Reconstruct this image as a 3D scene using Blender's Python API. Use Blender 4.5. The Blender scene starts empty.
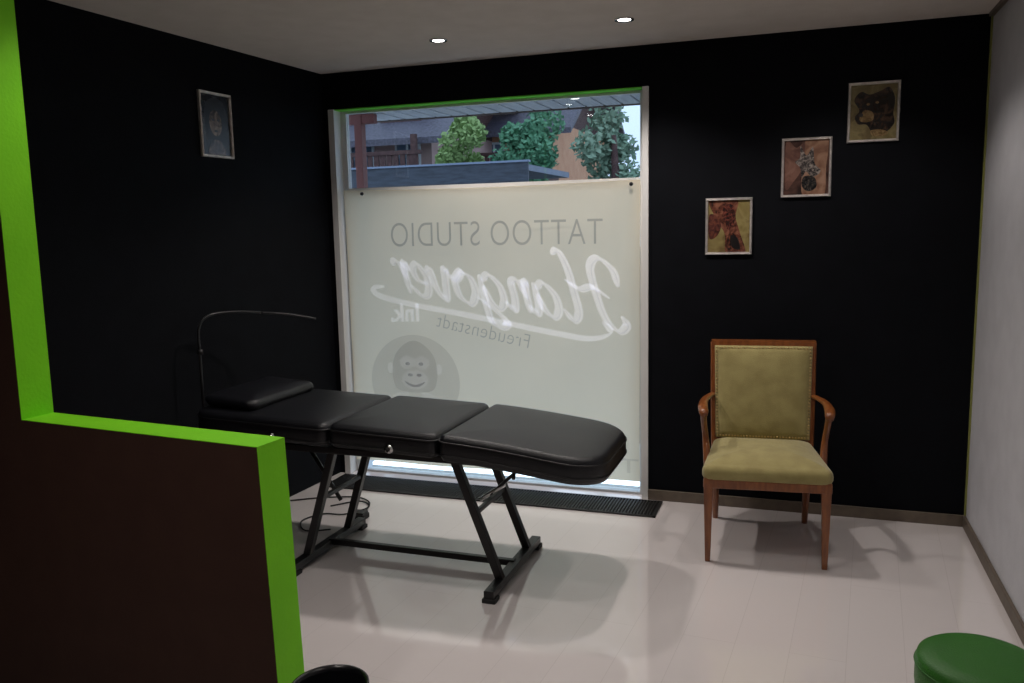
import bpy, bmesh, math, random
from mathutils import Vector, Matrix, Quaternion
random.seed(7)
scn = bpy.context.scene
COL = scn.collection
try:
    scn.view_settings.view_transform = 'Standard'
    scn.view_settings.look = 'None'
except Exception: pass

# ------------------------------------------------------------------ materials
def mat(name, col, rough=0.5, metal=0.0, col2=None, nscale=8.0, bump=0.0, bscale=60.0, spec=0.5,
        emit=None, estr=0.0, sheen=0.0, coat=0.0, stretch=None, detail=4.0):
    m = bpy.data.materials.new(name); m.use_nodes = True
    nt = m.node_tree; b = nt.nodes['Principled BSDF']
    b.inputs['Base Color'].default_value = (*col, 1)
    b.inputs['Roughness'].default_value = rough
    b.inputs['Metallic'].default_value = metal
    b.inputs['Specular IOR Level'].default_value = spec
    b.inputs['Sheen Weight'].default_value = sheen
    b.inputs['Coat Weight'].default_value = coat
    if emit:
        b.inputs['Emission Color'].default_value = (*emit, 1)
        b.inputs['Emission Strength'].default_value = estr
    if col2 or bump:
        tc = nt.nodes.new('ShaderNodeTexCoord'); mp = nt.nodes.new('ShaderNodeMapping')
        nt.links.new(tc.outputs['Object'], mp.inputs['Vector'])
        if stretch: mp.inputs['Scale'].default_value = stretch
    if col2:
        n = nt.nodes.new('ShaderNodeTexNoise'); n.inputs['Scale'].default_value = nscale
        n.inputs['Detail'].default_value = detail
        nt.links.new(mp.outputs[0], n.inputs['Vector'])
        r = nt.nodes.new('ShaderNodeValToRGB')
        r.color_ramp.elements[0].position = 0.35; r.color_ramp.elements[0].color = (*col, 1)
        r.color_ramp.elements[1].position = 0.65; r.color_ramp.elements[1].color = (*col2, 1)
        nt.links.new(n.outputs['Fac'], r.inputs['Fac']); nt.links.new(r.outputs['Color'], b.inputs['Base Color'])
    if bump:
        n2 = nt.nodes.new('ShaderNodeTexNoise'); n2.inputs['Scale'].default_value = bscale
        nt.links.new(mp.outputs[0], n2.inputs['Vector'])
        bp = nt.nodes.new('ShaderNodeBump'); bp.inputs['Strength'].default_value = bump
        bp.inputs['Distance'].default_value = 0.004
        nt.links.new(n2.outputs['Fac'], bp.inputs['Height']); nt.links.new(bp.outputs[0], b.inputs['Normal'])
    return m

M_black = mat('wall_black_paint', (0.0028,0.0032,0.0048), 0.8, col2=(0.0038,0.0044,0.0064), bump=0.15, bscale=120, spec=0.10)
M_white_wall = mat('wall_white_paint', (0.50,0.50,0.53), 0.8, col2=(0.54,0.54,0.57), bump=0.2, bscale=90)
M_ceil = mat('ceiling_paint', (0.64,0.58,0.53), 0.85, col2=(0.68,0.62,0.57), bump=0.1, bscale=90)
M_brown = mat('partition_brown_paint', (0.070,0.033,0.024), 0.7, col2=(0.078,0.038,0.027), bump=0.2, bscale=90, spec=0.3)
M_green = mat('lime_green_paint', (0.22,0.74,0.012), 0.6, col2=(0.24,0.78,0.014), bump=0.25, bscale=90, spec=0.3)
M_revealgreen = mat('reveal_green_paint', (0.14,0.70,0.03), 0.6)
M_olive = mat('olive_edge_paint', (0.24,0.25,0.06), 0.7)
M_base = mat('baseboard_taupe', (0.11,0.085,0.065), 0.5, col2=(0.14,0.11,0.08), nscale=20)
M_frame = mat('white_window_lacquer', (0.66,0.66,0.65), 0.4)
M_vinyl = mat('black_vinyl', (0.0045,0.005,0.007), 0.38, col2=(0.006,0.0065,0.009), nscale=30, bump=0.3, bscale=260, spec=0.4)
M_vinyl_seam = mat('vinyl_piping', (0.003,0.003,0.004), 0.45)
M_blackmetal = mat('black_powdercoat', (0.006,0.006,0.007), 0.35, bump=0.1, bscale=400)
M_rubber = mat('black_rubber', (0.010,0.010,0.010), 0.7)
M_chrome = mat('chrome', (0.75,0.75,0.75), 0.18, 1.0)
M_silver = mat('silver_frame', (0.80,0.76,0.73), 0.32, 0.7, col2=(0.62,0.59,0.57), nscale=40)
M_wood = mat('varnished_walnut', (0.155,0.045,0.012), 0.28, col2=(0.25,0.080,0.020), nscale=9, stretch=(6,6,1), coat=0.3)
M_fabric = mat('olive_velvet', (0.35,0.295,0.110), 0.85, col2=(0.28,0.23,0.080), nscale=14, bump=0.5, bscale=320, sheen=0.3)
M_brass = mat('aged_brass', (0.55,0.40,0.18), 0.35, 0.9)
M_stool = mat('green_leatherette', (0.016,0.13,0.004), 0.5, col2=(0.020,0.15,0.005), bump=0.3, bscale=200)
M_grille = mat('grille_black', (0.010,0.010,0.010), 0.45)
M_void = mat('shaft_dark', (0.003,0.003,0.003), 0.9)
M_soffit = mat('soffit_wood_grey', (0.46,0.48,0.52), 0.7, col2=(0.56,0.58,0.62), nscale=5, stretch=(8,1,1))
M_redpost = mat('red_brown_post', (0.22,0.07,0.06), 0.6)

def floor_mat():
    m = bpy.data.materials.new('white_laminate'); m.use_nodes = True
    nt = m.node_tree; b = nt.nodes['Principled BSDF']
    tc = nt.nodes.new('ShaderNodeTexCoord'); mp = nt.nodes.new('ShaderNodeMapping')
    mp.inputs['Rotation'].default_value = (0,0,math.radians(90+4.0))
    nt.links.new(tc.outputs['Object'], mp.inputs['Vector'])
    br = nt.nodes.new('ShaderNodeTexBrick')
    br.inputs['Scale'].default_value = 1.0
    br.inputs['Brick Width'].default_value = 1.38
    br.inputs['Row Height'].default_value = 0.193
    br.inputs['Mortar Size'].default_value = 0.0012
    br.inputs['Mortar Smooth'].default_value = 0.4
    br.inputs['Color1'].default_value = (0.76,0.71,0.70,1)
    br.inputs['Color2'].default_value = (0.77,0.72,0.71,1)
    br.inputs['Mortar'].default_value = (0.66,0.61,0.60,1)
    nt.links.new(mp.outputs[0], br.inputs['Vector'])
    nt.links.new(br.outputs['Color'], b.inputs['Base Color'])
    n = nt.nodes.new('ShaderNodeTexNoise'); n.inputs['Scale'].default_value = 5
    nt.links.new(mp.outputs[0], n.inputs['Vector'])
    mr = nt.nodes.new('ShaderNodeMapRange'); mr.inputs['To Min'].default_value = 0.05; mr.inputs['To Max'].default_value = 0.10
    nt.links.new(n.outputs['Fac'], mr.inputs['Value']); nt.links.new(mr.outputs[0], b.inputs['Roughness'])
    b.inputs['Specular IOR Level'].default_value = 0.9
    b.inputs['Coat Weight'].default_value = 0.8; b.inputs['Coat IOR'].default_value = 1.65; b.inputs['Coat Roughness'].default_value = 0.06
    bp = nt.nodes.new('ShaderNodeBump'); bp.inputs['Strength'].default_value = 0.10; bp.inputs['Distance'].default_value=0.002
    bp.invert = True
    nt.links.new(br.outputs['Fac'], bp.inputs['Height']); nt.links.new(bp.outputs[0], b.inputs['Normal'])
    return m
M_floor = floor_mat()

def trans_mat(name, dcol, tcol, mixf):
    m = bpy.data.materials.new(name); m.use_nodes = True
    nt = m.node_tree; nt.nodes.clear()
    o = nt.nodes.new('ShaderNodeOutputMaterial'); mx = nt.nodes.new('ShaderNodeMixShader')
    d = nt.nodes.new('ShaderNodeBsdfDiffuse'); t = nt.nodes.new('ShaderNodeBsdfTranslucent')
    tc = nt.nodes.new('ShaderNodeTexCoord'); n = nt.nodes.new('ShaderNodeTexNoise'); n.inputs['Scale'].default_value = 3
    nt.links.new(tc.outputs['Object'], n.inputs['Vector'])
    r = nt.nodes.new('ShaderNodeMix'); r.data_type='RGBA'
    r.inputs[6].default_value = (*tcol,1); r.inputs[7].default_value = (*[c*0.94 for c in tcol],1)
    nt.links.new(n.outputs['Fac'], r.inputs[0]); nt.links.new(r.outputs[2], t.inputs['Color'])
    d.inputs['Color'].default_value = (*dcol,1)
    mx.inputs[0].default_value = mixf
    nt.links.new(d.outputs[0], mx.inputs[1]); nt.links.new(t.outputs[0], mx.inputs[2]); nt.links.new(mx.outputs[0], o.inputs[0])
    return m
M_banner = trans_mat('banner_cloth', (0.80,0.75,0.62), (0.99,0.84,0.62), 0.6)
def film_mat(name, tint, add):
    m = bpy.data.materials.new(name); m.use_nodes = True
    nt = m.node_tree; nt.nodes.clear()
    o = nt.nodes.new('ShaderNodeOutputMaterial'); t = nt.nodes.new('ShaderNodeBsdfTransparent')
    t.inputs['Color'].default_value = (*tint,1)
    if add:
        a = nt.nodes.new('ShaderNodeAddShader'); d = nt.nodes.new('ShaderNodeBsdfDiffuse'); d.inputs['Color'].default_value=(*add,1)
        nt.links.new(t.outputs[0], a.inputs[0]); nt.links.new(d.outputs[0], a.inputs[1]); nt.links.new(a.outputs[0], o.inputs[0])
    else: nt.links.new(t.outputs[0], o.inputs[0])
    return m
M_ink_grey = film_mat('print_grey', (0.64,0.64,0.66), None)
M_ink_soft = film_mat('print_soft_grey', (0.85,0.84,0.84), None)
M_ink_white = film_mat('print_white', (1,1,1), (0.26,0.28,0.36))
M_ink_pale = film_mat('print_pale', (1,1,1), (0.13,0.14,0.17))

def glass_mat():
    m = bpy.data.materials.new('window_glass'); m.use_nodes = True
    nt = m.node_tree; nt.nodes.clear()
    o = nt.nodes.new('ShaderNodeOutputMaterial'); mx = nt.nodes.new('ShaderNodeMixShader')
    t = nt.nodes.new('ShaderNodeBsdfTransparent'); g = nt.nodes.new('ShaderNodeBsdfGlossy')
    t.inputs['Color'].default_value=(0.93,0.97,1,1); g.inputs['Roughness'].default_value=0.02
    mx.inputs[0].default_value = 0.05
    nt.links.new(t.outputs[0], mx.inputs[1]); nt.links.new(g.outputs[0], mx.inputs[2]); nt.links.new(mx.outputs[0], o.inputs[0])
    return m
M_glass = glass_mat()

# ------------------------------------------------------------------ geometry helpers
def empty(name, loc=(0,0,0), rotz=0):
    e = bpy.data.objects.new(name, None); e.location = loc; e.rotation_euler = (0,0,rotz)
    e.empty_display_size = 0.1; COL.objects.link(e); return e
def mk(name, verts, faces, m, parent=None, smooth=False, loc=None):
    me = bpy.data.meshes.new(name); me.from_pydata([tuple(v) for v in verts], [], faces); me.update()
    bm = bmesh.new(); bm.from_mesh(me); bmesh.ops.recalc_face_normals(bm, faces=bm.faces); bm.to_mesh(me); bm.free()
    if smooth:
        for p in me.polygons: p.use_smooth = True
    me.materials.append(m)
    o = bpy.data.objects.new(name, me); COL.objects.link(o)
    if parent: o.parent = parent
    if loc: o.location = loc
    return o
def boxvf(x0,x1,y0,y1,z0,z1):
    v = [(x0,y0,z0),(x1,y0,z0),(x1,y1,z0),(x0,y1,z0),(x0,y0,z1),(x1,y0,z1),(x1,y1,z1),(x0,y1,z1)]
    f = [(0,3,2,1),(4,5,6,7),(0,1,5,4),(1,2,6,5),(2,3,7,6),(3,0,4,7)]
    return v,f
def boxes(name, lst, m, parent=None, bevel=0.0):
    V=[];F=[]
    for b in lst:
        v,f = boxvf(*b); n=len(V); V+=v; F+=[tuple(i+n for i in q) for q in f]
    o = mk(name,V,F,m,parent)
    if bevel: 
        md=o.modifiers.new('b','BEVEL'); md.width=bevel; md.segments=3; md.limit_method='ANGLE'
    return o
def beam(name, p0, p1, w, h, m, parent=None, w2=None, h2=None, bevel=0.003, up=(0,0,1)):
    p0=Vector(p0); p1=Vector(p1); d=(p1-p0).normalized(); upv=Vector(up)
    if abs(d.dot(upv))>0.98: upv=Vector((0,1,0))
    s=d.cross(upv).normalized(); u=s.cross(d).normalized()
    w2=w2 or w; h2=h2 or h
    V=[]
    for p,a,b in ((p0,w,h),(p1,w2,h2)):
        for sx,sy in ((-1,-1),(1,-1),(1,1),(-1,1)): V.append(p+s*sx*a/2+u*sy*b/2)
    F=[(0,1,2,3),(4,7,6,5),(0,4,5,1),(1,5,6,2),(2,6,7,3),(3,7,4,0)]
    o=mk(name,V,F,m,parent)
    if bevel:
        md=o.modifiers.new('b','BEVEL'); md.width=bevel; md.segments=3
    return o
def catmull(P, n=8, closed=False):
    P=[Vector(p) for p in P]; out=[]; N=len(P)
    segs = N if closed else N-1
    for i in range(segs):
        if closed: a,b,c,d=P[(i-1)%N],P[i],P[(i+1)%N],P[(i+2)%N]
        else: a,b,c,d=P[max(i-1,0)],P[i],P[i+1],P[min(i+2,N-1)]
        for k in range(n):
            t=k/n
            out.append(0.5*((2*b)+(c-a)*t+(2*a-5*b+4*c-d)*t*t+(-a+3*b-3*c+d)*t**3))
    if not closed: out.append(P[-1])
    return out
def tube(name, pts, rad, m, parent=None, sides=12, n=8, smooth=True, flat=1.0, closed=False):
    P=catmull(pts,n,closed); N=len(P)
    if isinstance(rad,(int,float)): R=[rad]*N
    else:
        R=[]
        for i in range(N):
            t=i/(N-1)*(len(rad)-1); k=min(int(t),len(rad)-2); R.append(rad[k]+(rad[k+1]-rad[k])*(t-k))
    V=[];F=[]; prev=None
    for i in range(N):
        if closed: d=(P[(i+1)%N]-P[i-1]).normalized()
        else: d=(P[min(i+1,N-1)]-P[max(i-1,0)]).normalized()
        if prev is None:
            u=Vector((0,0,1)) if abs(d.z)<0.9 else Vector((0,1,0))
        else: u=prev
        u=(u-d*u.dot(d)).normalized(); prev=u; s=d.cross(u)
        for k in range(sides):
            a=2*math.pi*k/sides; V.append(P[i]+(u*math.cos(a)*flat+s*math.sin(a))*R[i])
    last = N if closed else N-1
    for i in range(last):
        j=(i+1)%N
        for k in range(sides):
            F.append((i*sides+k,i*sides+(k+1)%sides,j*sides+(k+1)%sides,j*sides+k))
    if not closed:
        F.append(tuple(range(sides))); F.append(tuple((N-1)*sides+k for k in range(sides)))
    return mk(name,V,F,m,parent,smooth)
def lathe(name, prof, m, parent=None, seg=48, loc=(0,0,0), axis='z', smooth=True):
    V=[];F=[]
    for r,z in prof:
        for k in range(seg):
            a=2*math.pi*k/seg
            p=(r*math.cos(a),r*math.sin(a),z)
            if axis=='y': p=(p[0],p[2],p[1])
            V.append(p)
    n=len(prof)
    for i in range(n-1):
        for k in range(seg):
            F.append((i*seg+k,i*seg+(k+1)%seg,(i+1)*seg+(k+1)%seg,(i+1)*seg+k))
    if prof[0][0]>1e-6: F.append(tuple(range(seg)))
    if prof[-1][0]>1e-6: F.append(tuple((n-1)*seg+k for k in range(seg)))
    o=mk(name,V,F,m,parent,smooth)
    o.location=loc
    return o
def rrect(x0,x1,y0,y1,rads,seg=10,edge=10):
    pts=[]
    cs=[(x1,y0,-90,rads[0],-1,1),(x1,y1,0,rads[1],-1,-1),(x0,y1,90,rads[2],1,-1),(x0,y0,180,rads[3],1,1)]
    for cx,cy,a0,r,sx,sy in cs:
        ox,oy=cx+sx*r,cy+sy*r
        for k in range(seg+1):
            a=math.radians(a0+90*k/seg); pts.append((ox+r*math.cos(a),oy+r*math.sin(a),math.cos(a),math.sin(a)))
    res=[]
    for i,p in enumerate(pts):
        res.append(p); q=pts[(i+1)%len(pts)]
        L=math.hypot(q[0]-p[0],q[1]-p[1])
        if L>0.08:
            for k in range(1,edge):
                t=k/edge; res.append(tuple(p[j]+(q[j]-p[j])*t for j in range(4)))
    return res
def pad(name, outline, z0, z1, m, parent=None, fn=None, puff=0.01, er=0.03):
    n=len(outline)
    cx=(max(p[0] for p in outline)+min(p[0] for p in outline))/2; cy=(max(p[1] for p in outline)+min(p[1] for p in outline))/2
    prof=[(er*0.85,z0),(er*0.35,z0+er*0.2),(0.0,z0+er*0.9),(0.0,z1-er),(er*0.07,z1-er*0.62),(er*0.28,z1-er*0.28),(er*0.58,z1-er*0.08),(er*0.85,z1)]
    V=[];F=[]
    for ins,z in prof:
        for x,y,nx,ny in outline: V.append([x-nx*ins,y-ny*ins,z])
    top=[list(v) for v in V[-n:]]
    ss=[0.96,0.90,0.82,0.72,0.6,0.45,0.3,0.15]
    for s in ss:
        for v in top: V.append([cx+(v[0]-cx)*s,cy+(v[1]-cy)*s,z1+puff*(1-s**3.0)])
    V.append([cx,cy,z1+puff]); V.append([cx,cy,z0])
    rings=len(prof)+len(ss)
    for i in range(rings-1):
        for k in range(n): F.append((i*n+k,i*n+(k+1)%n,(i+1)*n+(k+1)%n,(i+1)*n+k))
    for k in range(n):
        F.append(((rings-1)*n+k,(rings-1)*n+(k+1)%n,rings*n)); F.append((k,(k+1)%n,rings*n+1))
    if fn: V=[fn(*v) for v in V]
    return mk(name,V,F,m,parent,True)
def ellipse_poly(cx,cz,rx,rz,y,n=28,rot=0):
    r=[]
    for k in range(n):
        a=2*math.pi*k/n; x=rx*math.cos(a); z=rz*math.sin(a)
        r.append((cx+x*math.cos(rot)-z*math.sin(rot),y,cz+x*math.sin(rot)+z*math.cos(rot)))
    return r

# ------------------------------------------------------------------ room shell
H=2.5; A=0.0548; W=3.6135; YB=-5.9
floor = boxes('floor', [(-0.7,W+0.15,YB-0.1,0.12,-0.08,0.0)], M_floor)
ceiling = boxes('ceiling', [(-0.7,W+0.15,YB-0.1,0.12,H,H+0.1)], M_ceil)
WX0,WX1,WZ=0.04,2.0,2.285
boxes('wall_back', [(-0.15,WX0,0,0.12,0,H),(WX1,W+0.12,0,0.12,0,H),(WX0,WX1,0,0.12,WZ,H)], M_black)
wl = boxes('wall_left', [(-0.12,0,-6.1,0.12,0,H)], M_black); wl.rotation_euler=(0,0,-A)
boxes('wall_right', [(W,W+0.12,YB,0.0,0,H)], M_white_wall)
boxes('wall_front', [(-0.6,W+0.12,YB-0.12,YB,0,H)], M_white_wall)
boxes('trim_corner', [(W-0.008,W,-0.012,0.0,0.06,H)], M_olive)
boxes('trim_ceiling', [(W-0.02,W,YB+0.01,-0.02,H-0.018,H)], M_base)
boxes('baseboard_back', [(2.0,W,-0.014,0.0,0,0.06)], M_base, bevel=0.003)
boxes('baseboard_right', [(W-0.014,W,YB+0.01,-0.014,0,0.06)], M_base, bevel=0.003)

# partition (tall part + low part), lime edges
th=math.atan2(-2.82+2.73,1.47-0.55)
part = empty('wall_partition', (0.55,-2.73,0), th)
L=math.hypot(0.92,0.09); T=0.108; PH=1.0
pb=boxes('partition_body', [(-0.75,-0.001,0.001,T-0.001,0,H),(-0.001,L-0.001,0.001,T-0.001,0,PH-0.001)], M_brown, part)
pg=boxes('partition_green_edges', [(-0.001,0.0015,0.0,T,PH,H),(-0.001,L+0.001,0.0,T,PH-0.0015,PH+0.0005),(L-0.001,L+0.001,0.0,T,0,PH)], M_green, part)
for o in (pb,pg):      # end of the low wall is slightly out of plumb
    for v in o.data.vertices:
        if v.co.x>0.5: v.co.x+=0.033*(1-v.co.z/PH)

# ------------------------------------------------------------------ window
win = empty('window_1')
boxes('casing', [(WX0,WX0+0.04,-0.012,0.10,0,WZ),(WX1-0.035,WX1,-0.012,0.10,0,WZ)], M_frame, win, 0.002)
boxes('reveal_top', [(WX0+0.04,WX1-0.035,-0.002,0.10,WZ-0.006,WZ)], M_revealgreen, win)
boxes('sash', [(WX0+0.04,WX0+0.075,0.07,0.11,0.0,WZ-0.006),(WX1-0.06,WX1-0.035,0.07,0.11,0.0,WZ-0.006),
               (WX0+0.075,WX1-0.06,0.07,0.11,0.0,0.012),(WX0+0.075,WX1-0.06,0.07,0.11,WZ-0.02,WZ-0.006),
               (WX0+0.075,WX1-0.06,0.07,0.11,1.79,1.812)], M_frame, win)
boxes('glass', [(WX0+0.075,WX1-0.06,0.088,0.092,0.012,WZ-0.02)], M_glass, win)

# ------------------------------------------------------------------ banner
ban = empty('window_banner')
BX0,BX1,BZ0,BZ1=0.100,1.945,0.085,1.80
nx,nz=140,120; V=[];F=[]
for j in range(nz+1):
    for i in range(nx+1):
        u=i/nx; v=j/nz
        x=BX0+(BX1-BX0)*u; z=BZ0+(BZ1-BZ0)*v
        y=0.038+0.0055*math.sin(u*17+v*3)*(0.4+v*0.6)+0.0035*math.sin(u*41+1.7*math.sin(v*4))*v+0.006*math.sin((u-v)*14)*(1-v)
        for cxk in (0.06,0.97):
            dx=(u-cxk); y+=0.008*math.exp(-(dx*dx)/0.006)*math.cos(dx*60+ (1-v)*8)*max(0,v-0.4)
        z+= -0.012*math.sin(math.pi*u)*(v**6)
        V.append((x,y,z))
for j in range(nz):
    for i in range(nx):
        a=j*(nx+1)+i; F.append((a,a+1,a+nx+2,a+nx+1))
mk('cloth',V,F,M_banner,ban,True)
for k,(cx,cz) in enumerate(((0.235,1.775),(1.90,1.775))):
    lathe('clip_%d'%(k+1), [(0.0,-0.01),(0.009,-0.01),(0.011,0.0),(0.007,0.006),(0.0,0.006)], M_blackmetal, ban, 16, (cx,0.018,cz), 'y')
TY=0.012
def textobj(name, body, size, x_right, z_base, m, rot=0.0, sx=1.0, shear=0.0, off=0.0):
    c=bpy.data.curves.new(name,'FONT'); c.body=body; c.size=size; c.shear=shear; c.offset=off
    c.space_character=1.05
    ob=bpy.data.objects.new('tmp',c); COL.objects.link(ob); bpy.context.view_layer.update()
    me=bpy.data.meshes.new_from_object(ob.evaluated_get(bpy.context.evaluated_depsgraph_get()))
    bpy.data.objects.remove(ob)
    for v in me.vertices:
        x,yy=v.co.x*sx,v.co.y
        xr=x*math.cos(rot)-yy*math.sin(rot); zr=x*math.sin(rot)+yy*math.cos(rot)
        v.co=Vector((x_right-xr, TY, z_base+zr))
    me.materials.clear(); me.materials.append(m)
    o=bpy.data.objects.new(name,me); COL.objects.link(o); o.parent=ban; return o, (me)
def fit_text(name, body, x_right, x_left, z_base, height, m, **k):
    c=bpy.data.curves.new('t','FONT'); c.body=body; c.size=1; c.space_character=1.05
    ob=bpy.data.objects.new('tmp',c); COL.objects.link(ob); bpy.context.view_layer.update()
    w=ob.dimensions.x; h=0.69
    bpy.data.objects.remove(ob)
    size=height/h; sx=(x_right-x_left)/(w*size)
    return textobj(name, body, size, x_right, z_base, m, sx=sx, **k)
fit_text('print_tattoo_studio','TATTOO STUDIO',1.745,0.425,1.450,0.145,M_ink_grey, rot=0.0, off=-0.0025)
fit_text('print_ink','Ink.',0.600,0.415,1.00,0.10,M_ink_white, rot=-0.03, off=0.006)
fit_text('print_freudenstadt','Freudenstadt',1.30,0.70,0.845,0.085,M_ink_grey, rot=0.20, off=-0.002)
fit_text('print_te','TE',1.945,1.73,0.14,0.085,M_ink_soft)

def ribbon_geo(pts, wmin, wmax, n=10, closed=False, nib=math.radians(20)):
    P=catmull([(p[0],p[1],0) for p in pts],n,closed); N=len(P); out=[]
    for i in range(N):
        if closed: d=(P[(i+1)%N]-P[i-1])
        else: d=(P[min(i+1,N-1)]-P[max(i-1,0)])
        d.normalize(); a=math.atan2(d.y,d.x)
        w=wmin+(wmax-wmin)*abs(math.sin(a-nib))
        if not closed:
            e=min(i,N-1-i)/(n*0.6); w*=min(1,0.35+0.65*e)
        s=Vector((-d.y,d.x,0)); out.append((P[i]+s*w/2,P[i]-s*w/2))
    return out
def script_word():
    L={}
    L['H']=([[(-.55,1.25),(-.45,1.75),(.0,2.05),(.35,1.75),(.32,1.0),(.15,.25),(-.25,-.12),(-.6,.1),(-.45,.35)],
             [(1.75,2.0),(1.45,2.1),(1.22,1.6),(1.12,.8),(1.1,.25),(1.35,0),(1.65,.3)],
             [(-.15,.85),(.4,1.12),(.9,1.02),(1.4,1.25)]],1.78)
    L['a']=([[(.80,.80),(.5,1.02),(.12,.72),(.06,.25),(.3,0),(.6,.2),(.80,.65)],[(.88,1.0),(.80,.4),(.92,.03),(1.2,.25)]],1.12)
    L['n']=([[(-.05,.8),(.08,1.0),(.08,.5),(.05,0)],[(.07,.45),(.32,.95),(.60,.9),(.58,.4),(.68,.03),(.98,.25)]],0.97)
    L['g']=([[(.80,.80),(.5,1.02),(.12,.72),(.06,.25),(.3,0),(.6,.2),(.80,.65)],[(.88,1.0),(.82,.2),(.72,-.45),(.38,-.62),(.1,-.45),(.4,-.15),(1.12,.25)]],1.12)
    L['o']=([[(.50,1.0),(.12,.82),(.04,.35),(.32,0),(.70,.2),(.78,.7),(.50,1.0),(.6,.8),(.85,.72),(1.02,.85)]],1.0)
    L['v']=([[(-.02,.85),(.14,1.0),(.2,.5),(.3,.02),(.6,.3),(.76,.9),(.95,.85)]],0.88)
    L['e']=([[(.08,.42),(.45,.5),(.6,.82),(.38,1.02),(.08,.65),(.12,.15),(.42,0),(.82,.3)]],0.80)
    L['r']=([[(-.05,.75),(.12,1.02),(.14,.6),(.08,.02)],[(.10,.45),(.28,.90),(.50,1.02),(.68,.88)]],0.72)
    x=0.6; strokes=[]
    for ch in 'Hangover':
        st,adv=L[ch]
        for s in st: strokes.append([(x+px+0.30*py*0.9,py) for px,py in s])
        x+=adv
    return strokes,x
strokes,tot=script_word()
def place(px,py):
    s=1.45/tot; rot=0.14
    x=px*s; y=py*s*1.12
    return (1.880-(x*math.cos(rot)-y*math.sin(rot)*0.3), TY, 0.975+(x*math.sin(rot)+y))
V=[];F=[]
def add_ribbon(g,fn,dy=0.0):
    n=len(V)
    for a,b in g:
        pa=fn(a.x,a.y); pb=fn(b.x,b.y); V.append((pa[0],pa[1]-dy,pa[2])); V.append((pb[0],pb[1]-dy,pb[2]))
    for i in range(len(g)-1): F.append((n+2*i,n+2*i+1,n+2*i+3,n+2*i+2))
for i,s in enumerate(strokes): add_ribbon(ribbon_geo(s,0.10,0.34),place,0.00004*i)
add_ribbon(ribbon_geo([(0.9,.10),(0.6,-.22),(1.3,-.50),(2.4,-.52),(4.3,-.46),(6.3,-.40),(8.2,-.36),(9.6,-.26),(10.0,-.02),(9.5,.10)],0.06,0.22,nib=math.radians(-50)),place,0.0006)
mk('print_hangover_script',V,F,M_ink_white,ban)
V=[];F=[]
for i,s in enumerate(strokes): add_ribbon(ribbon_geo([(p[0]-0.05,p[1]-0.05) for p in s],0.03,0.05),place,-0.001-0.00003*i)
mk('print_hangover_outline',V,F,M_ink_soft,ban)
def emb(name, polys, m, y):
    V=[];F=[]
    for k,p in enumerate(polys):
        n=len(V); V+=[(q[0],y-0.00006*k,q[2]) for q in p]; F.append(tuple(range(n,n+len(p))))
    return mk(name,V,F,m,ban)
cx,cz=0.55,0.62
disc=ellipse_poly(cx,cz,0.30,0.29,0,48); disc=[(x,y,max(z,0.40)) for x,y,z in disc]
emb('emblem_disc',[disc],M_ink_soft,0.0125)
emb('emblem_gorilla_head',[[(cx+p.x,0,cz+p.y) for p in catmull([(-.15,.02,0),(-.14,.14,0),(-.08,.22,0),(0,.255,0),(.08,.22,0),(.14,.14,0),(.15,.02,0),(.10,-.06,0),(-.10,-.06,0)],5,True)]],M_ink_soft,0.0118)
emb('emblem_gorilla_face',[[(cx+p.x,0,cz+p.y) for p in catmull([(-.10,.13,0),(-.05,.16,0),(0,.14,0),(.05,.16,0),(.10,.13,0),(.085,.085,0),(.045,.075,0),(0,.095,0),(-.045,.075,0),(-.085,.085,0)],4,True)],
     ellipse_poly(cx,cz+0.01,0.092,0.06,0),ellipse_poly(cx-0.165,cz+0.08,0.020,0.035,0),ellipse_poly(cx+0.165,cz+0.08,0.020,0.035,0),
     ellipse_poly(cx-0.13,cz-0.12,0.10,0.03,0,rot=0.5),ellipse_poly(cx+0.13,cz-0.12,0.10,0.03,0,rot=-0.5)],M_ink_pale,0.0112)
emb('emblem_gorilla_lines',[ellipse_poly(cx-0.03,cz+0.04,0.018,0.010,0),ellipse_poly(cx+0.03,cz+0.04,0.018,0.010,0),
     [(cx+p.x,0,cz+p.y) for p in catmull([(-.07,.0,0),(0,-.022,0),(.07,.0,0),(.03,-.032,0),(-.03,-.032,0)],4,True)],
     ellipse_poly(cx-0.045,cz+0.11,0.016,0.011,0),ellipse_poly(cx+0.045,cz+0.11,0.016,0.011,0)],M_ink_grey,0.0104)

# ------------------------------------------------------------------ floor grille
sl=[(0.06,2.09,-0.305,-0.295,0.0,0.010),(0.06,2.09,-0.055,-0.045,0.0,0.010),(0.06,0.07,-0.305,-0.045,0.0,0.010),(2.08,2.09,-0.305,-0.045,0.0,0.010)]
x=0.078
while x<2.076:
    sl.append((x,x+0.007,-0.296,-0.054,0.001,0.009)); x+=0.0175
g=empty('floor_grille'); boxes('slats',sl,M_grille,g); boxes('shaft',[(0.065,2.085,-0.30,-0.05,0.0003,0.0015)],M_void,g)

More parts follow.
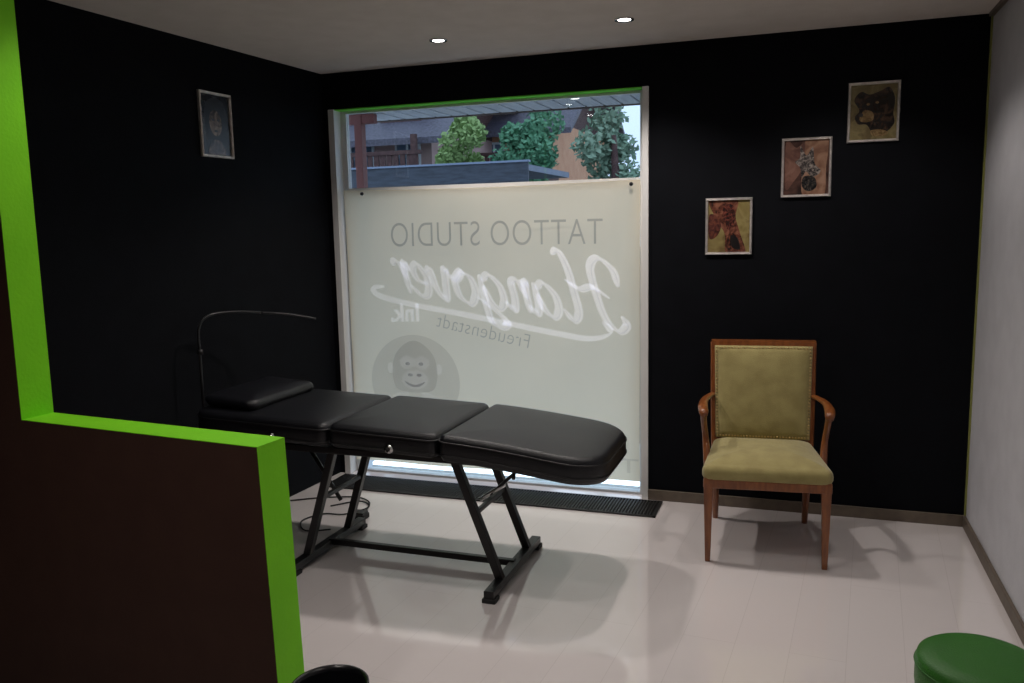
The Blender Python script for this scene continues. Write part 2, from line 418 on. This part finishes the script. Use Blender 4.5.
# ------------------------------------------------------------------ ceiling downlights
M_glow=mat('halogen_glow',(1,1,1),0.3,emit=(1,0.95,0.90),estr=25.0)
def downlight(x,y,power,soft=0.045):
    e=empty('recessed_spotlight',(x,y,H))
    lathe('ring',[(0.030,-0.001),(0.034,-0.006),(0.044,-0.006),(0.047,-0.0005)],M_chrome,e,32)
    lathe('bulb',[(0.0,-0.003),(0.030,-0.0025)],M_glow,e,24)
    ld=bpy.data.lights.new('spot','SPOT'); ld.energy=power; ld.spot_size=math.radians(125); ld.spot_blend=0.6
    ld.color=(1.0,0.92,0.87); ld.shadow_soft_size=soft
    lo=bpy.data.objects.new('lamp',ld); COL.objects.link(lo); lo.parent=e; lo.location=(0,0,-0.02)
for x,y,p in ((1.03,-0.56,50),(1.99,-0.60,50),(2.95,-0.62,22),(1.03,-1.75,14),(1.99,-1.78,16),(2.95,-1.8,9),(1.03,-2.45,16),(1.5,-3.9,22),(2.95,-3.3,14)):
    downlight(x,y,p)

# ------------------------------------------------------------------ treatment bed
bed=empty('massage_table')
Y0,Y1=-1.49,-0.81
def f_foot(x,y,z): return (x,y,z+0.008-0.080*max(0,(x-1.37)/0.71)**1.4)
def f_mid(x,y,z): return (x,y,z+0.008+0.018*(1.365-x)/0.52)
def f_back(x,y,z): return (x,y,z+0.022+0.025*max(0,(0.84-x)/0.74))
RF=(0.18,0.18,0.035,0.035)
pad('cushion_foot',rrect(1.375,2.070,Y0,Y1,RF),0.574,0.69,M_vinyl,bed,f_foot)
pad('cushion_seat',rrect(0.845,1.365,Y0,Y1,(0.04,0.04,0.04,0.04)),0.582,0.69,M_vinyl,bed,f_mid)
pad('cushion_back',rrect(0.10,0.835,Y0,Y1,(0.04,0.04,0.12,0.12)),0.582,0.69,M_vinyl,bed,f_back)
pad('head_pillow',rrect(0.12,0.42,-1.42,-0.88,(0.05,0.05,0.06,0.06)),0.728,0.780,M_vinyl,bed,lambda x,y,z:(x,y,z+0.02*(0.42-x)/0.3),0.016,0.026)
def piping(name,outl,z,fn):
    pts=[fn(p[0]+p[2]*0.001,p[1]+p[3]*0.001,z) for p in outl]
    tube(name,pts,0.0035,M_vinyl_seam,bed,6,1,closed=True)
for nm,o_,fn in (('foot',rrect(1.375,2.070,Y0,Y1,RF),f_foot),('seat',rrect(0.845,1.365,Y0,Y1,(0.04,)*4),f_mid),('back',rrect(0.10,0.835,Y0,Y1,(0.04,0.04,0.12,0.12)),f_back)):
    piping('piping_top_'+nm,o_,0.662,fn); piping('piping_low_'+nm,o_,0.606,fn)
beam('frame_side_1',(0.30,-1.40,0.575),(1.72,-1.40,0.57),0.03,0.03,M_blackmetal,bed)
beam('frame_side_2',(0.30,-0.96,0.575),(1.72,-0.96,0.57),0.03,0.03,M_blackmetal,bed)
for k,xx in enumerate((0.32,0.80,1.38,1.70)): beam('frame_cross_%d'%(k+1),(xx,-1.40,0.57),(xx,-0.96,0.57),0.03,0.03,M_blackmetal,bed)
for nm,xb,xt in (('foot',1.60,1.40),('head',0.635,0.80)):
    beam('base_bar_'+nm,(xb,-1.52,0.035),(xb,-0.855,0.035),0.045,0.035,M_blackmetal,bed)
    for k,yy in enumerate((-1.37,-1.00)): 
        beam('leg_%s_%d'%(nm,k+1),(xb,yy,0.045),(xt,yy,0.565),0.035,0.035,M_blackmetal,bed,up=(0,1,0))
    for k,yy in enumerate((-1.495,-0.88)): boxes('glide_%s_%d'%(nm,k+1),[(xb-0.03,xb+0.03,yy-0.03,yy+0.03,0.0,0.02)],M_rubber,bed,0.004)
    beam('leg_brace_'+nm,(xb+(xt-xb)*0.55,-1.37,0.33),(xb+(xt-xb)*0.55,-1.00,0.33),0.02,0.02,M_blackmetal,bed)
beam('base_rail',(0.64,-1.18,0.045),(1.60,-1.18,0.045),0.028,0.028,M_blackmetal,bed)
tube('lift_strut_sleeve',[(1.55,-1.16,0.40),(1.43,-1.16,0.32)],0.010,M_chrome,bed,12,2)
tube('lift_strut',[(1.50,-1.16,0.365),(1.70,-1.16,0.55)],0.008,M_blackmetal,bed,12,2)
tube('lift_strut_head',[(0.70,-1.16,0.25),(0.50,-1.16,0.56)],0.010,M_blackmetal,bed,12,2)
tube('adjust_lever',[(1.66,-1.30,0.56),(1.69,-1.42,0.545),(1.70,-1.46,0.53)],0.008,M_blackmetal,bed,10,4)
for k,xx in enumerate((0.56,1.15)):
    zz=0.626 if k else 0.640
    lathe('hinge_knob_%d'%(k+1),[(0.0,-0.014),(0.009,-0.014),(0.009,-0.008),(0.020,-0.006),(0.020,0.0)],M_chrome,bed,24,(xx,-1.492,zz),'y')
    lathe('hinge_hole_%d'%(k+1),[(0.0,-0.016),(0.010,-0.016),(0.010,-0.010)],M_rubber,bed,20,(xx,-1.492,zz),'y')

# ------------------------------------------------------------------ lamp behind the bed
lamp=empty('floor_lamp')
lathe('base',[(0.0,0.0),(0.075,0.0),(0.075,0.012),(0.02,0.02),(0.012,0.03)],M_blackmetal,lamp,40,(0.03,-1.29,0))
tube('pole',[(0.03,-1.29,0.02),(0.03,-1.29,0.6),(0.026,-1.285,0.95),(0.024,-1.275,1.10),(0.045,-1.21,1.155),(0.09,-1.05,1.155),(0.13,-0.92,1.138)],0.007,M_blackmetal,lamp,10,8)
tube('led_arm',[(0.13,-0.92,1.138),(0.23,-0.82,1.120),(0.33,-0.72,1.088)],[0.010,0.011,0.007],M_blackmetal,lamp,12,6,flat=0.6)
lathe('joint',[(0.0,-0.014),(0.014,-0.012),(0.014,0.012),(0.0,0.014)],M_blackmetal,lamp,16,(0.028,-1.285,0.98))

# ------------------------------------------------------------------ armchair
ch=empty('armchair',(2.647,-0.50,0),math.radians(5.2))
for s,nm in ((-1,'left'),(1,'right')):
    beam('front_leg_'+nm,(s*0.256,-0.275,0.40),(s*0.256,-0.285,0.0),0.044,0.044,M_wood,ch,0.024,0.024,0.004)
    tube('back_post_'+nm,[(s*0.225,0.315,0.0),(s*0.226,0.27,0.22),(s*0.232,0.245,0.42),(s*0.238,0.262,0.65),(s*0.244,0.315,0.945)],[0.015,0.019,0.020,0.018,0.016],M_wood,ch,8,8,smooth=True)
    tube('arm_'+nm,[(s*0.242,0.262,0.682),(s*0.262,0.19,0.685),(s*0.284,0.08,0.685),(s*0.289,-0.03,0.676),(s*0.284,-0.085,0.660),(s*0.283,-0.092,0.638)],[0.015,0.016,0.019,0.024,0.023,0.014],M_wood,ch,14,8,flat=0.7)
    tube('arm_support_'+nm,[(s*0.286,-0.055,0.667),(s*0.284,-0.02,0.60),(s*0.276,0.0,0.52),(s*0.266,-0.04,0.42),(s*0.262,-0.06,0.37)],[0.016,0.015,0.015,0.019,0.020],M_wood,ch,12,8)
def trap(y0,y1,w0,w1,z0,z1,name,m):
    v=[(-w0,y0,z0),(w0,y0,z0),(w1,y1,z0),(-w1,y1,z0),(-w0,y0,z1),(w0,y0,z1),(w1,y1,z1),(-w1,y1,z1)]
    f=[(0,3,2,1),(4,5,6,7),(0,1,5,4),(1,2,6,5),(2,3,7,6),(3,0,4,7)]
    o=mk(name,v,f,m,ch); md=o.modifiers.new('b','BEVEL'); md.width=0.006; md.segments=3; return o
trap(-0.298,0.262,0.280,0.240,0.352,0.395,'seat_rail',M_wood)
def trap_outline():
    r=[]
    for x,y,a,b in rrect(-0.288,0.288,-0.305,0.235,(0.04,0.04,0.035,0.035),6,8):
        t=(y+0.305)/0.54; k=1-0.17*t; r.append((x*k,y,a,b))
    return r
pad('seat_cushion',trap_outline(),0.382,0.460,M_fabric,ch,None,0.040,0.032)
def bk(x,t,z): return (x, 0.232+0.148*(z-0.45)+t, z)
def slab(name,x0,x1,z0,z1,t0,t1,m,puff=0.0,n=12,shrink=0.0):
    V=[];F=[]
    for side,t in ((0,t0),(1,t1)):
        for j in range(n+1):
            for i in range(n+1):
                u=i/n; v=j/n
                p=puff*(1-abs(2*u-1)**4)*(1-abs(2*v-1)**4) if side==0 else 0
                z=z0+(z1-z0)*v; xx=x0+(x1-x0)*u; xx*=(1-shrink*(1-v))
                V.append(bk(xx,t-p,z))
    S=(n+1)**2
    for j in range(n):
        for i in range(n):
            a=j*(n+1)+i; F.append((a,a+1,a+n+2,a+n+1)); F.append((S+a,S+a+n+1,S+a+n+2,S+a+1))
    for i in range(n):
        a=i; b=n*(n+1)+i; F.append((a,S+a,S+a+1,a+1)); F.append((b,b+1,S+b+1,S+b))
        a=i*(n+1); b=a+n; F.append((a,a+n+1,S+a+n+1,S+a)); F.append((b,S+b,S+b+n+1,b+n+1))
    return mk(name,V,F,m,ch,puff>0)
slab('back_top_rail',-0.255,0.255,0.922,0.957,-0.022,0.022,M_wood,0,2)
slab('back_stile_left',-0.255,-0.228,0.44,0.93,-0.018,0.02,M_wood,0,2,shrink=0.03)
slab('back_stile_right',0.228,0.255,0.44,0.93,-0.018,0.02,M_wood,0,2,shrink=0.03)
slab('back_bottom_rail',-0.24,0.24,0.44,0.48,-0.015,0.02,M_wood,0,2,shrink=0.03)
slab('back_upholstery',-0.238,0.238,0.468,0.932,-0.026,0.024,M_fabric,0.024,14,shrink=0.04)
V=[];F=[]
def tack(p,r=0.0055):
    n=len(V); p=Vector(p)
    for a in range(6):
        an=a*math.pi/3; V.append((p.x+r*math.cos(an),p.y,p.z+r*math.sin(an)))
    V.append((p.x,p.y-r*0.8,p.z))
    for a in range(6): F.append((n+a,n+(a+1)%6,n+6))
for k in range(31):
    x=-0.228+0.456*k/30; tack(bk(x,-0.030,0.921)); tack(bk(x*0.965,-0.030,0.478))
for k in range(1,28):
    z=0.478+0.443*k/28; sh=1-0.04*(1-(z-0.468)/0.464)
    tack(bk(-0.230*sh,-0.030,z)); tack(bk(0.230*sh,-0.030,z))
mk('tacks',V,F,M_brass,ch,True)

# ------------------------------------------------------------------ green stool & black bin
st=empty('round_stool',(3.258,-2.345,0))
lathe('seat_pad',[(0.0,0.34),(0.14,0.34),(0.150,0.35),(0.153,0.37),(0.153,0.425),(0.148,0.442),(0.136,0.450),(0.10,0.454),(0.0,0.455)],M_stool,st,64)
lathe('seat_seam',[(0.1525,0.418),(0.156,0.421),(0.1525,0.424)],M_stool,st,64)
lathe('seat_plate',[(0.0,0.325),(0.12,0.325),(0.12,0.34)],M_blackmetal,st,40)
for k in range(4):
    a=math.pi/4+k*math.pi/2
    tube('leg_%d'%(k+1),[(0.10*math.cos(a),0.10*math.sin(a),0.335),(0.14*math.cos(a),0.14*math.sin(a),0.0)],[0.013,0.010],M_blackmetal,st,12,3)
bn=empty('waste_bin',(1.735,-2.950,0))
lathe('body',[(0.0,0.0),(0.075,0.0),(0.078,0.01),(0.092,0.44),(0.096,0.447),(0.096,0.455),(0.090,0.455),(0.086,0.44),(0.07,0.02),(0.0,0.02)],mat('black_plastic',(0.006,0.006,0.008),0.25),bn,56)

# ------------------------------------------------------------------ foot pedal with its cables
fp=empty('foot_pedal')
tube('cable_1',[(0.30,-0.62,0.006),(0.42,-0.50,0.006),(0.52,-0.58,0.006),(0.45,-0.72,0.006),(0.33,-0.75,0.006),(0.28,-0.88,0.006),(0.38,-1.0,0.006),(0.50,-0.95,0.006)],0.004,M_rubber,fp,8,10)
tube('cable_2',[(0.02,-0.60,0.006),(0.18,-0.50,0.006),(0.36,-0.44,0.006),(0.48,-0.50,0.007),(0.53,-0.62,0.006),(0.55,-0.74,0.014)],0.004,M_rubber,fp,8,10)
boxes('housing',[(0.51,0.60,-0.78,-0.71,0.0,0.03)],M_rubber,fp,0.006)
boxes('plate',[(0.517,0.595,-0.775,-0.715,0.030,0.040)],M_blackmetal,fp,0.003)

# ------------------------------------------------------------------ pictures
def art_mat(name,c1,c2,c3,scale):
    m=bpy.data.materials.new(name); m.use_nodes=True; nt=m.node_tree; b=nt.nodes['Principled BSDF']
    tc=nt.nodes.new('ShaderNodeTexCoord'); n=nt.nodes.new('ShaderNodeTexNoise'); n.inputs['Scale'].default_value=scale; n.inputs['Detail'].default_value=5; n.inputs['Distortion'].default_value=1.2
    r=nt.nodes.new('ShaderNodeValToRGB'); e=r.color_ramp.elements; e[0].position=0.36; e[0].color=(*c1,1); e[1].position=0.64; e[1].color=(*c3,1)
    k=e.new(0.5); k.color=(*c2,1)
    nt.links.new(tc.outputs['Object'],n.inputs['Vector']); nt.links.new(n.outputs['Fac'],r.inputs['Fac']); nt.links.new(r.outputs['Color'],b.inputs['Base Color'])
    b.inputs['Roughness'].default_value=0.25; return m
def picture(loc,rotz,w,h,bg,shapes,fw=0.013):
    e=empty('framed_picture',loc,rotz)
    V=[];F=[]
    prof=[(0.0,0.0),(0.0,-0.012),(fw*0.25,-0.016),(fw*0.55,-0.012),(fw*0.8,-0.014),(fw,-0.009),(fw,-0.002)]
    for ins,y in prof:
        for sx,sz in ((-1,-1),(1,-1),(1,1),(-1,1)): V.append((sx*(w/2-ins),y,sz*(h/2-ins)))
    for i in range(len(prof)-1):
        for k in range(4): F.append((i*4+k,i*4+(k+1)%4,(i+1)*4+(k+1)%4,(i+1)*4+k))
    mk('frame',V,F,M_silver,e)
    a=w/2-fw+0.001; b=h/2-fw+0.001
    mk('print',[(-a,-0.0035,-b),(a,-0.0035,-b),(a,-0.0035,b),(-a,-0.0035,b)],[(0,1,2,3)],bg,e)
    for k,(poly,m) in enumerate(shapes):
        y=-0.0038-0.0002*k
        P=[(max(-a,min(a,p[0])),y,max(-b,min(b,p[1]))) for p in poly]
        mk('figure_%d'%(k+1),P,[tuple(range(len(P)))],m,e)
    return e
def ell(cx,cz,rx,rz,rot=0,n=24): return [(p[0],p[2]) for p in ellipse_poly(cx,cz,rx,rz,0,n,rot)]
def blob(pts): return [(p.x,p.y) for p in catmull([(a,b,0) for a,b in pts],6,True)]
M_ink=mat('tattoo_ink',(0.010,0.008,0.008),0.3); M_skin=art_mat('tattoo_skin',(0.17,0.085,0.055),(0.25,0.14,0.09),(0.32,0.19,0.13),14)
M_tan=art_mat('muzzle_tan',(0.12,0.075,0.03),(0.20,0.13,0.06),(0.28,0.19,0.09),40)
picture((3.112,0,2.081),0,0.238,0.290,art_mat('art_sepia',(0.15,0.12,0.05),(0.21,0.17,0.08),(0.12,0.09,0.04),9),
 [(blob([(-.09,.06),(-.06,.10),(-.02,.085),(.03,.10),(.07,.115),(.095,.06),(.09,-.01),(.095,-.06),(.05,-.105),(.0,-.10),(-.03,-.06),(-.07,-.055),(-.085,-.02),(-.065,.01)]),art_mat('art_dark_portrait',(0.010,0.008,0.007),(0.02,0.013,0.010),(0.07,0.04,0.025),26)),
  (blob([(-.06,-.015),(-.04,.01),(-.005,.0),(.0,-.035),(-.03,-.048),(-.06,-.04)]),M_tan),
  (ell(-0.058,-0.012,0.011,0.009),M_ink),(ell(-0.025,0.038,0.008,0.006),M_tan),(ell(0.015,0.045,0.008,0.006),M_tan),
  (blob([(-.01,-.09),(.03,-.085),(.07,-.10),(.05,-.118),(.0,-.115)]),M_tan)])
picture((2.805,0,1.825),0,0.242,0.298,art_mat('art_brown',(0.045,0.022,0.018),(0.09,0.045,0.035),(0.025,0.015,0.013),7),
 [(blob([(-.01,-.15),(-.02,-.02),(.0,.15),(.10,.15),(.095,.0),(.085,-.15)]),M_skin),
  (blob([(-.10,.13),(-.05,.10),(-.01,.12),(-.02,.0),(-.06,-.07),(-.10,-.10)]),art_mat('art_brown_light',(0.10,0.05,0.04),(0.16,0.08,0.06),(0.22,0.12,0.09),12)),
  (blob([(-.03,.11),(.0,.06),(.03,.10),(.04,.02),(.07,-.02),(.03,-.05),(.0,-.02),(-.02,-.05),(-.03,.0),(-.055,.03),(-.03,.05)]),art_mat('art_wings',(0.015,0.015,0.015),(0.10,0.085,0.08),(0.30,0.26,0.23),60)),
  (blob([(-.01,-.045),(.04,-.05),(.05,-.10),(.01,-.12),(-.02,-.09)]),art_mat('art_ink_dense',(0.008,0.008,0.008),(0.02,0.02,0.02),(0.08,0.06,0.05),60))])
picture((2.425,0,1.535),0,0.240,0.298,art_mat('art_olive',(0.17,0.13,0.045),(0.25,0.20,0.08),(0.13,0.09,0.035),6),
 [(blob([(-.10,.14),(.04,.14),(.035,.05),(.06,-.04),(.085,-.14),(-.01,-.14),(-.02,-.04),(-.06,.03)]),art_mat('art_redtattoo',(0.02,0.010,0.008),(0.11,0.035,0.022),(0.22,0.09,0.055),26)),
  (blob([(-.10,.06),(-.06,.05),(-.04,.0),(-.06,-.05),(-.10,-.06)]),art_mat('art_red_arm',(0.03,0.012,0.01),(0.08,0.025,0.02),(0.15,0.05,0.03),30)),
  (blob([(-.03,.10),(.02,.11),(.03,.03),(.0,-.02),(-.02,.03)]),art_mat('art_ink_red',(0.008,0.008,0.008),(0.05,0.015,0.012),(0.18,0.05,0.035),60)),
  (blob([(.01,-.05),(.045,-.06),(.06,-.12),(.02,-.11)]),M_ink)])
py=-0.957; px=-math.tan(A)*(-py)
picture((px+0.0015,py,2.10),math.pi/2-A,0.232,0.325,art_mat('art_grey_dark',(0.012,0.012,0.014),(0.03,0.03,0.034),(0.07,0.07,0.07),8),
 [(blob([(-.05,.12),(.04,.13),(.09,.05),(.08,-.06),(.10,-.15),(-.10,-.15),(-.07,-.05),(-.08,.05)]),M_ink),
  (ell(0.0,0.01,0.045,0.065,0.1),art_mat('art_portrait_face',(0.06,0.045,0.035),(0.16,0.11,0.08),(0.28,0.20,0.14),20)),
  (ell(-.018,.025,.010,.006),M_ink),(ell(.02,.025,.010,.006),M_ink),(ell(0,-.03,.014,.006),M_ink),
  (blob([(-.03,-.08),(.03,-.08),(.06,-.145),(-.06,-.145)]),art_mat('art_neck',(0.05,0.035,0.025),(0.12,0.08,0.06),(0.2,0.13,0.09),20))])

# ------------------------------------------------------------------ outdoors
boxes('ground_outside',[(-40,30,1.2,60,-0.3,-0.15)],mat('asphalt',(0.10,0.11,0.11),0.9,col2=(0.14,0.15,0.14),nscale=2))
boxes('porch_slab',[(-0.8,3.2,0.125,1.2,-0.3,0.0)],mat('pale_concrete',(0.80,0.86,0.90),0.8,col2=(0.84,0.89,0.93),nscale=6))
glow_strip=empty('added_glow_strip',(0,0,0))  # glowing strip added outside to brighten the gap under the banner; no known lamp
boxes('housing',[(0.14,1.92,0.17,0.20,0.0,0.016)],M_chrome,glow_strip)  # base of the added glow strip
boxes('glow_bar',[(0.145,1.915,0.165,0.205,0.016,0.034)],mat('added_strip_glow',(1,1,1),0.4,emit=(0.80,0.93,1.0),estr=2.2),glow_strip)
sf=empty('porch_soffit')
pl=[]
x=-0.6
while x<3.0:
    pl.append((x,x+0.106,0.125,0.90,2.325,2.345)); x+=0.12
boxes('planks',pl,M_soffit,sf,0.003); boxes('board_back',[(-0.6,3.0,0.125,0.90,2.345,2.40)],mat('soffit_gap',(0.02,0.02,0.022),0.9),sf)
boxes('fascia',[(-0.65,3.05,0.90,0.93,2.318,2.46)],mat('fascia_brown',(0.10,0.07,0.06),0.7),sf)
lathe('soffit_lamp',[(0.0,-0.008),(0.03,-0.008),(0.04,0.0)],mat('soffit_lamp_glow',(1,1,1),0.3,emit=(1,0.95,0.85),estr=4.0),sf,24,(1.47,0.45,2.325))
pp=empty('porch_post',(-0.045,0.53,0))
boxes('shaft',[(-0.027,0.027,-0.03,0.03,0.0,2.322)],M_redpost,pp,0.002)
boxes('foot_plate',[(-0.05,0.05,-0.05,0.05,0.0,0.02)],M_blackmetal,pp,0.003)
boxes('head_bracket',[(-0.10,0.12,-0.025,0.025,2.26,2.322)],M_redpost,pp,0.002)
M_hwall=mat('house_render',(0.42,0.28,0.27),0.9,col2=(0.50,0.35,0.33),nscale=3)
M_hor=mat('house_orange',(0.60,0.30,0.18),0.9,col2=(0.66,0.36,0.22),nscale=3)
M_timber=mat('dark_timber',(0.060,0.028,0.028),0.8,col2=(0.10,0.05,0.047),nscale=12)
M_tile=mat('roof_tile',(0.050,0.048,0.065),0.6,col2=(0.11,0.10,0.14),nscale=16)
M_hglass=mat('house_window',(0.12,0.18,0.26),0.1)
M_hwf=mat('house_window_frame',(0.75,0.78,0.82),0.6)
def house(name,x0,x1,y0,y1,ze,zr,wallm,nwin,balz):
    e=empty(name)
    boxes('body',[(x0,x1,y0,y1,-0.15,ze)],wallm,e)
    ym=(y0+y1)/2; o=0.8
    V=[(x0-o,y0-o,ze-0.35),(x1+o,y0-o,ze-0.35),(x1+o,ym,zr),(x0-o,ym,zr),(x0-o,y1+o,ze-0.35),(x1+o,y1+o,ze-0.35)]
    V+= [(a,b,c-0.16) for a,b,c in V]
    F=[(0,1,2,3),(3,2,5,4),(6,9,8,7),(9,10,11,8),(0,6,7,1),(4,5,11,10),(1,7,8,2),(2,8,11,5),(0,3,9,6),(3,4,10,9)]
    mk('roof',V,F,M_tile,e)
    mk('gables',[(x0,y0,ze),(x0,y1,ze),(x0,ym,zr-0.2),(x1,y0,ze),(x1,y1,ze),(x1,ym,zr-0.2)],[(0,1,2),(3,5,4)],M_timber,e)
    fr=[];gl=[]
    w=(x1-x0)/nwin
    for i in range(nwin):
        for z in (0.8,balz+0.12):
            xa=x0+w*(i+0.28); xb=x0+w*(i+0.72)
            if z+1.0>ze-0.1: continue
            fr.append((xa-0.07,xb+0.07,y0-0.03,y0,z-0.07,z+1.0)); gl.append((xa,xb,y0-0.05,y0-0.031,z,z+0.93))
            fr.append(((xa+xb)/2-0.03,(xa+xb)/2+0.03,y0-0.06,y0-0.051,z,z+0.93))
    boxes('window_frames',fr,M_hwf,e); boxes('window_panes',gl,M_hglass,e)
    dm=[];dg=[]
    for t in (0.25,0.55,0.85):
        xd=x0+(x1-x0)*t; s=(zr-ze+0.35)/(ym-y0+o); yd=y0+0.3; zd=ze-0.35+s*(yd-y0+o)
        dm.append((xd-0.6,xd+0.6,yd,yd+1.6,zd-0.1,zd+0.75)); dg.append((xd-0.42,xd+0.42,yd-0.03,yd-0.005,zd+0.12,zd+0.6))
    boxes('dormers',dm,M_timber,e); boxes('dormer_panes',dg,M_hwf,e)
    rails=[(x0-0.2,x1+0.2,y0-1.1,y0,balz-0.18,balz),(x0-0.2,x1+0.2,y0-1.12,y0-1.02,balz+0.62,balz+0.72)]
    x=x0-0.15
    while x<x1+0.15: rails.append((x,x+0.13,y0-1.09,y0-1.06,balz,balz+0.64)); x+=0.18
    x=x0
    while x<x1+0.1: rails.append((x-0.07,x+0.07,y0-1.1,y0-0.98,-0.15,ze-0.3)); x+=(x1-x0)/3
    boxes('balcony',rails,M_timber,e)
    return e
house('chalet_house',-13.0,-6.3,15.5,22.0,4.15,5.8,M_hwall,5,2.75)
house('chalet_house',-10.5,-4.4,20.0,27.0,4.7,7.0,M_hor,5,3.0)
house('chalet_house',-16.5,-9.0,28.0,36.0,6.6,10.0,M_hwall,3,3.4)
cp=empty('carport')
CX0,CX1=-3.25,-0.62
boxes('roof_slab',[(CX0,CX1,6.0,8.0,2.28,2.36)],mat('carport_roof',(0.10,0.13,0.19),0.5,col2=(0.14,0.17,0.25),nscale=4),cp)
boxes('fascia',[(CX0,CX1,5.96,6.0,2.10,2.39)],mat('carport_fascia',(0.030,0.038,0.055),0.6,col2=(0.055,0.068,0.095),nscale=5,stretch=(1,1,6)),cp)
boxes('edge_cap',[(CX0-0.02,CX1+0.02,5.93,6.02,2.39,2.415)],mat('carport_cap',(0.20,0.25,0.36),0.5),cp)
boxes('posts',[(CX0+0.1,CX0+0.22,6.1,6.22,-0.15,2.28),(-1.9,-1.78,6.1,6.22,-0.15,2.28),(CX1-0.2,CX1-0.08,6.1,6.22,-0.15,2.28)],M_timber,cp)
def tree(name,x,y,h,r,col,col2,n=2600):
    e=empty(name,(x,y,-0.15))
    tube('trunk',[(0,0,0),(0.05,0.03,h*0.35),(0,0,h*0.7)],[0.16,0.12,0.05],M_timber,e,10,4)
    cl=[(random.uniform(-r,r)*0.65,random.uniform(-r,r)*0.65,h*0.66+random.uniform(-1,1)*h*0.26,r*random.uniform(0.35,0.6)) for _ in range(14)]
    V=[];F=[]
    for _ in range(n):
        c=random.choice(cl)
        d=Vector((random.gauss(0,1),random.gauss(0,1),random.gauss(0,1))).normalized()*c[3]*random.uniform(0.5,1.0)
        p=Vector(c[:3])+d; s=random.uniform(0.04,0.09)
        a=Vector((random.gauss(0,1),random.gauss(0,1),random.gauss(0,1))).normalized(); b=a.orthogonal().normalized()
        k=len(V); V+=[p+a*s,p+b*s*0.6,p-a*s,p-b*s*0.6]; F.append((k,k+1,k+2,k+3))
    mk('foliage',V,F,mat('leaves_'+name,col,0.7,col2=col2,nscale=1.5),e)
tree('deciduous_tree',-4.7,13.6,4.45,0.76,(0.20,0.32,0.10),(0.28,0.40,0.15),5200)
tree('deciduous_tree',-3.05,13.5,4.5,0.78,(0.07,0.22,0.12),(0.12,0.30,0.17),5400)
tree('birch_tree',-0.90,12.5,5.0,0.72,(0.16,0.26,0.18),(0.24,0.34,0.24),2900)
tree('deciduous_tree',-2.9,17.0,2.9,0.7,(0.05,0.17,0.09),(0.10,0.22,0.13),3000)

# ------------------------------------------------------------------ world
w=bpy.data.worlds.new('overcast_sky'); scn.world=w; w.use_nodes=True; nt=w.node_tree
bg=nt.nodes['Background']; tc=nt.nodes.new('ShaderNodeTexCoord'); n=nt.nodes.new('ShaderNodeTexNoise'); n.inputs['Scale'].default_value=2.5
r=nt.nodes.new('ShaderNodeValToRGB'); r.color_ramp.elements[0].color=(0.50,0.68,0.95,1); r.color_ramp.elements[1].color=(0.80,0.90,1.0,1)
nt.links.new(tc.outputs['Generated'],n.inputs['Vector']); nt.links.new(n.outputs['Fac'],r.inputs['Fac']); nt.links.new(r.outputs['Color'],bg.inputs['Color'])
bg.inputs['Strength'].default_value=1.45

# ------------------------------------------------------------------ camera
def cam_axes(yaw,pitch,roll):
    f=Vector((-math.sin(yaw)*math.cos(pitch), math.cos(yaw)*math.cos(pitch), -math.sin(pitch)))
    r=Vector((math.cos(yaw), math.sin(yaw),0)); u=r.cross(f)
    return r*math.cos(roll)+u*math.sin(roll), -r*math.sin(roll)+u*math.cos(roll), f
r_,u_,f_=cam_axes(0.3363,0.1362,-0.0206)
cd=bpy.data.cameras.new('camera'); co=bpy.data.objects.new('camera',cd); COL.objects.link(co)
m=Matrix(((r_.x,u_.x,-f_.x,2.8067),(r_.y,u_.y,-f_.y,-4.609),(r_.z,u_.z,-f_.z,1.5565),(0,0,0,1)))
co.matrix_world=m
cd.sensor_width=36.0; cd.lens=837.688/1024*36.0; cd.clip_start=0.05; cd.clip_end=200
scn.camera=co
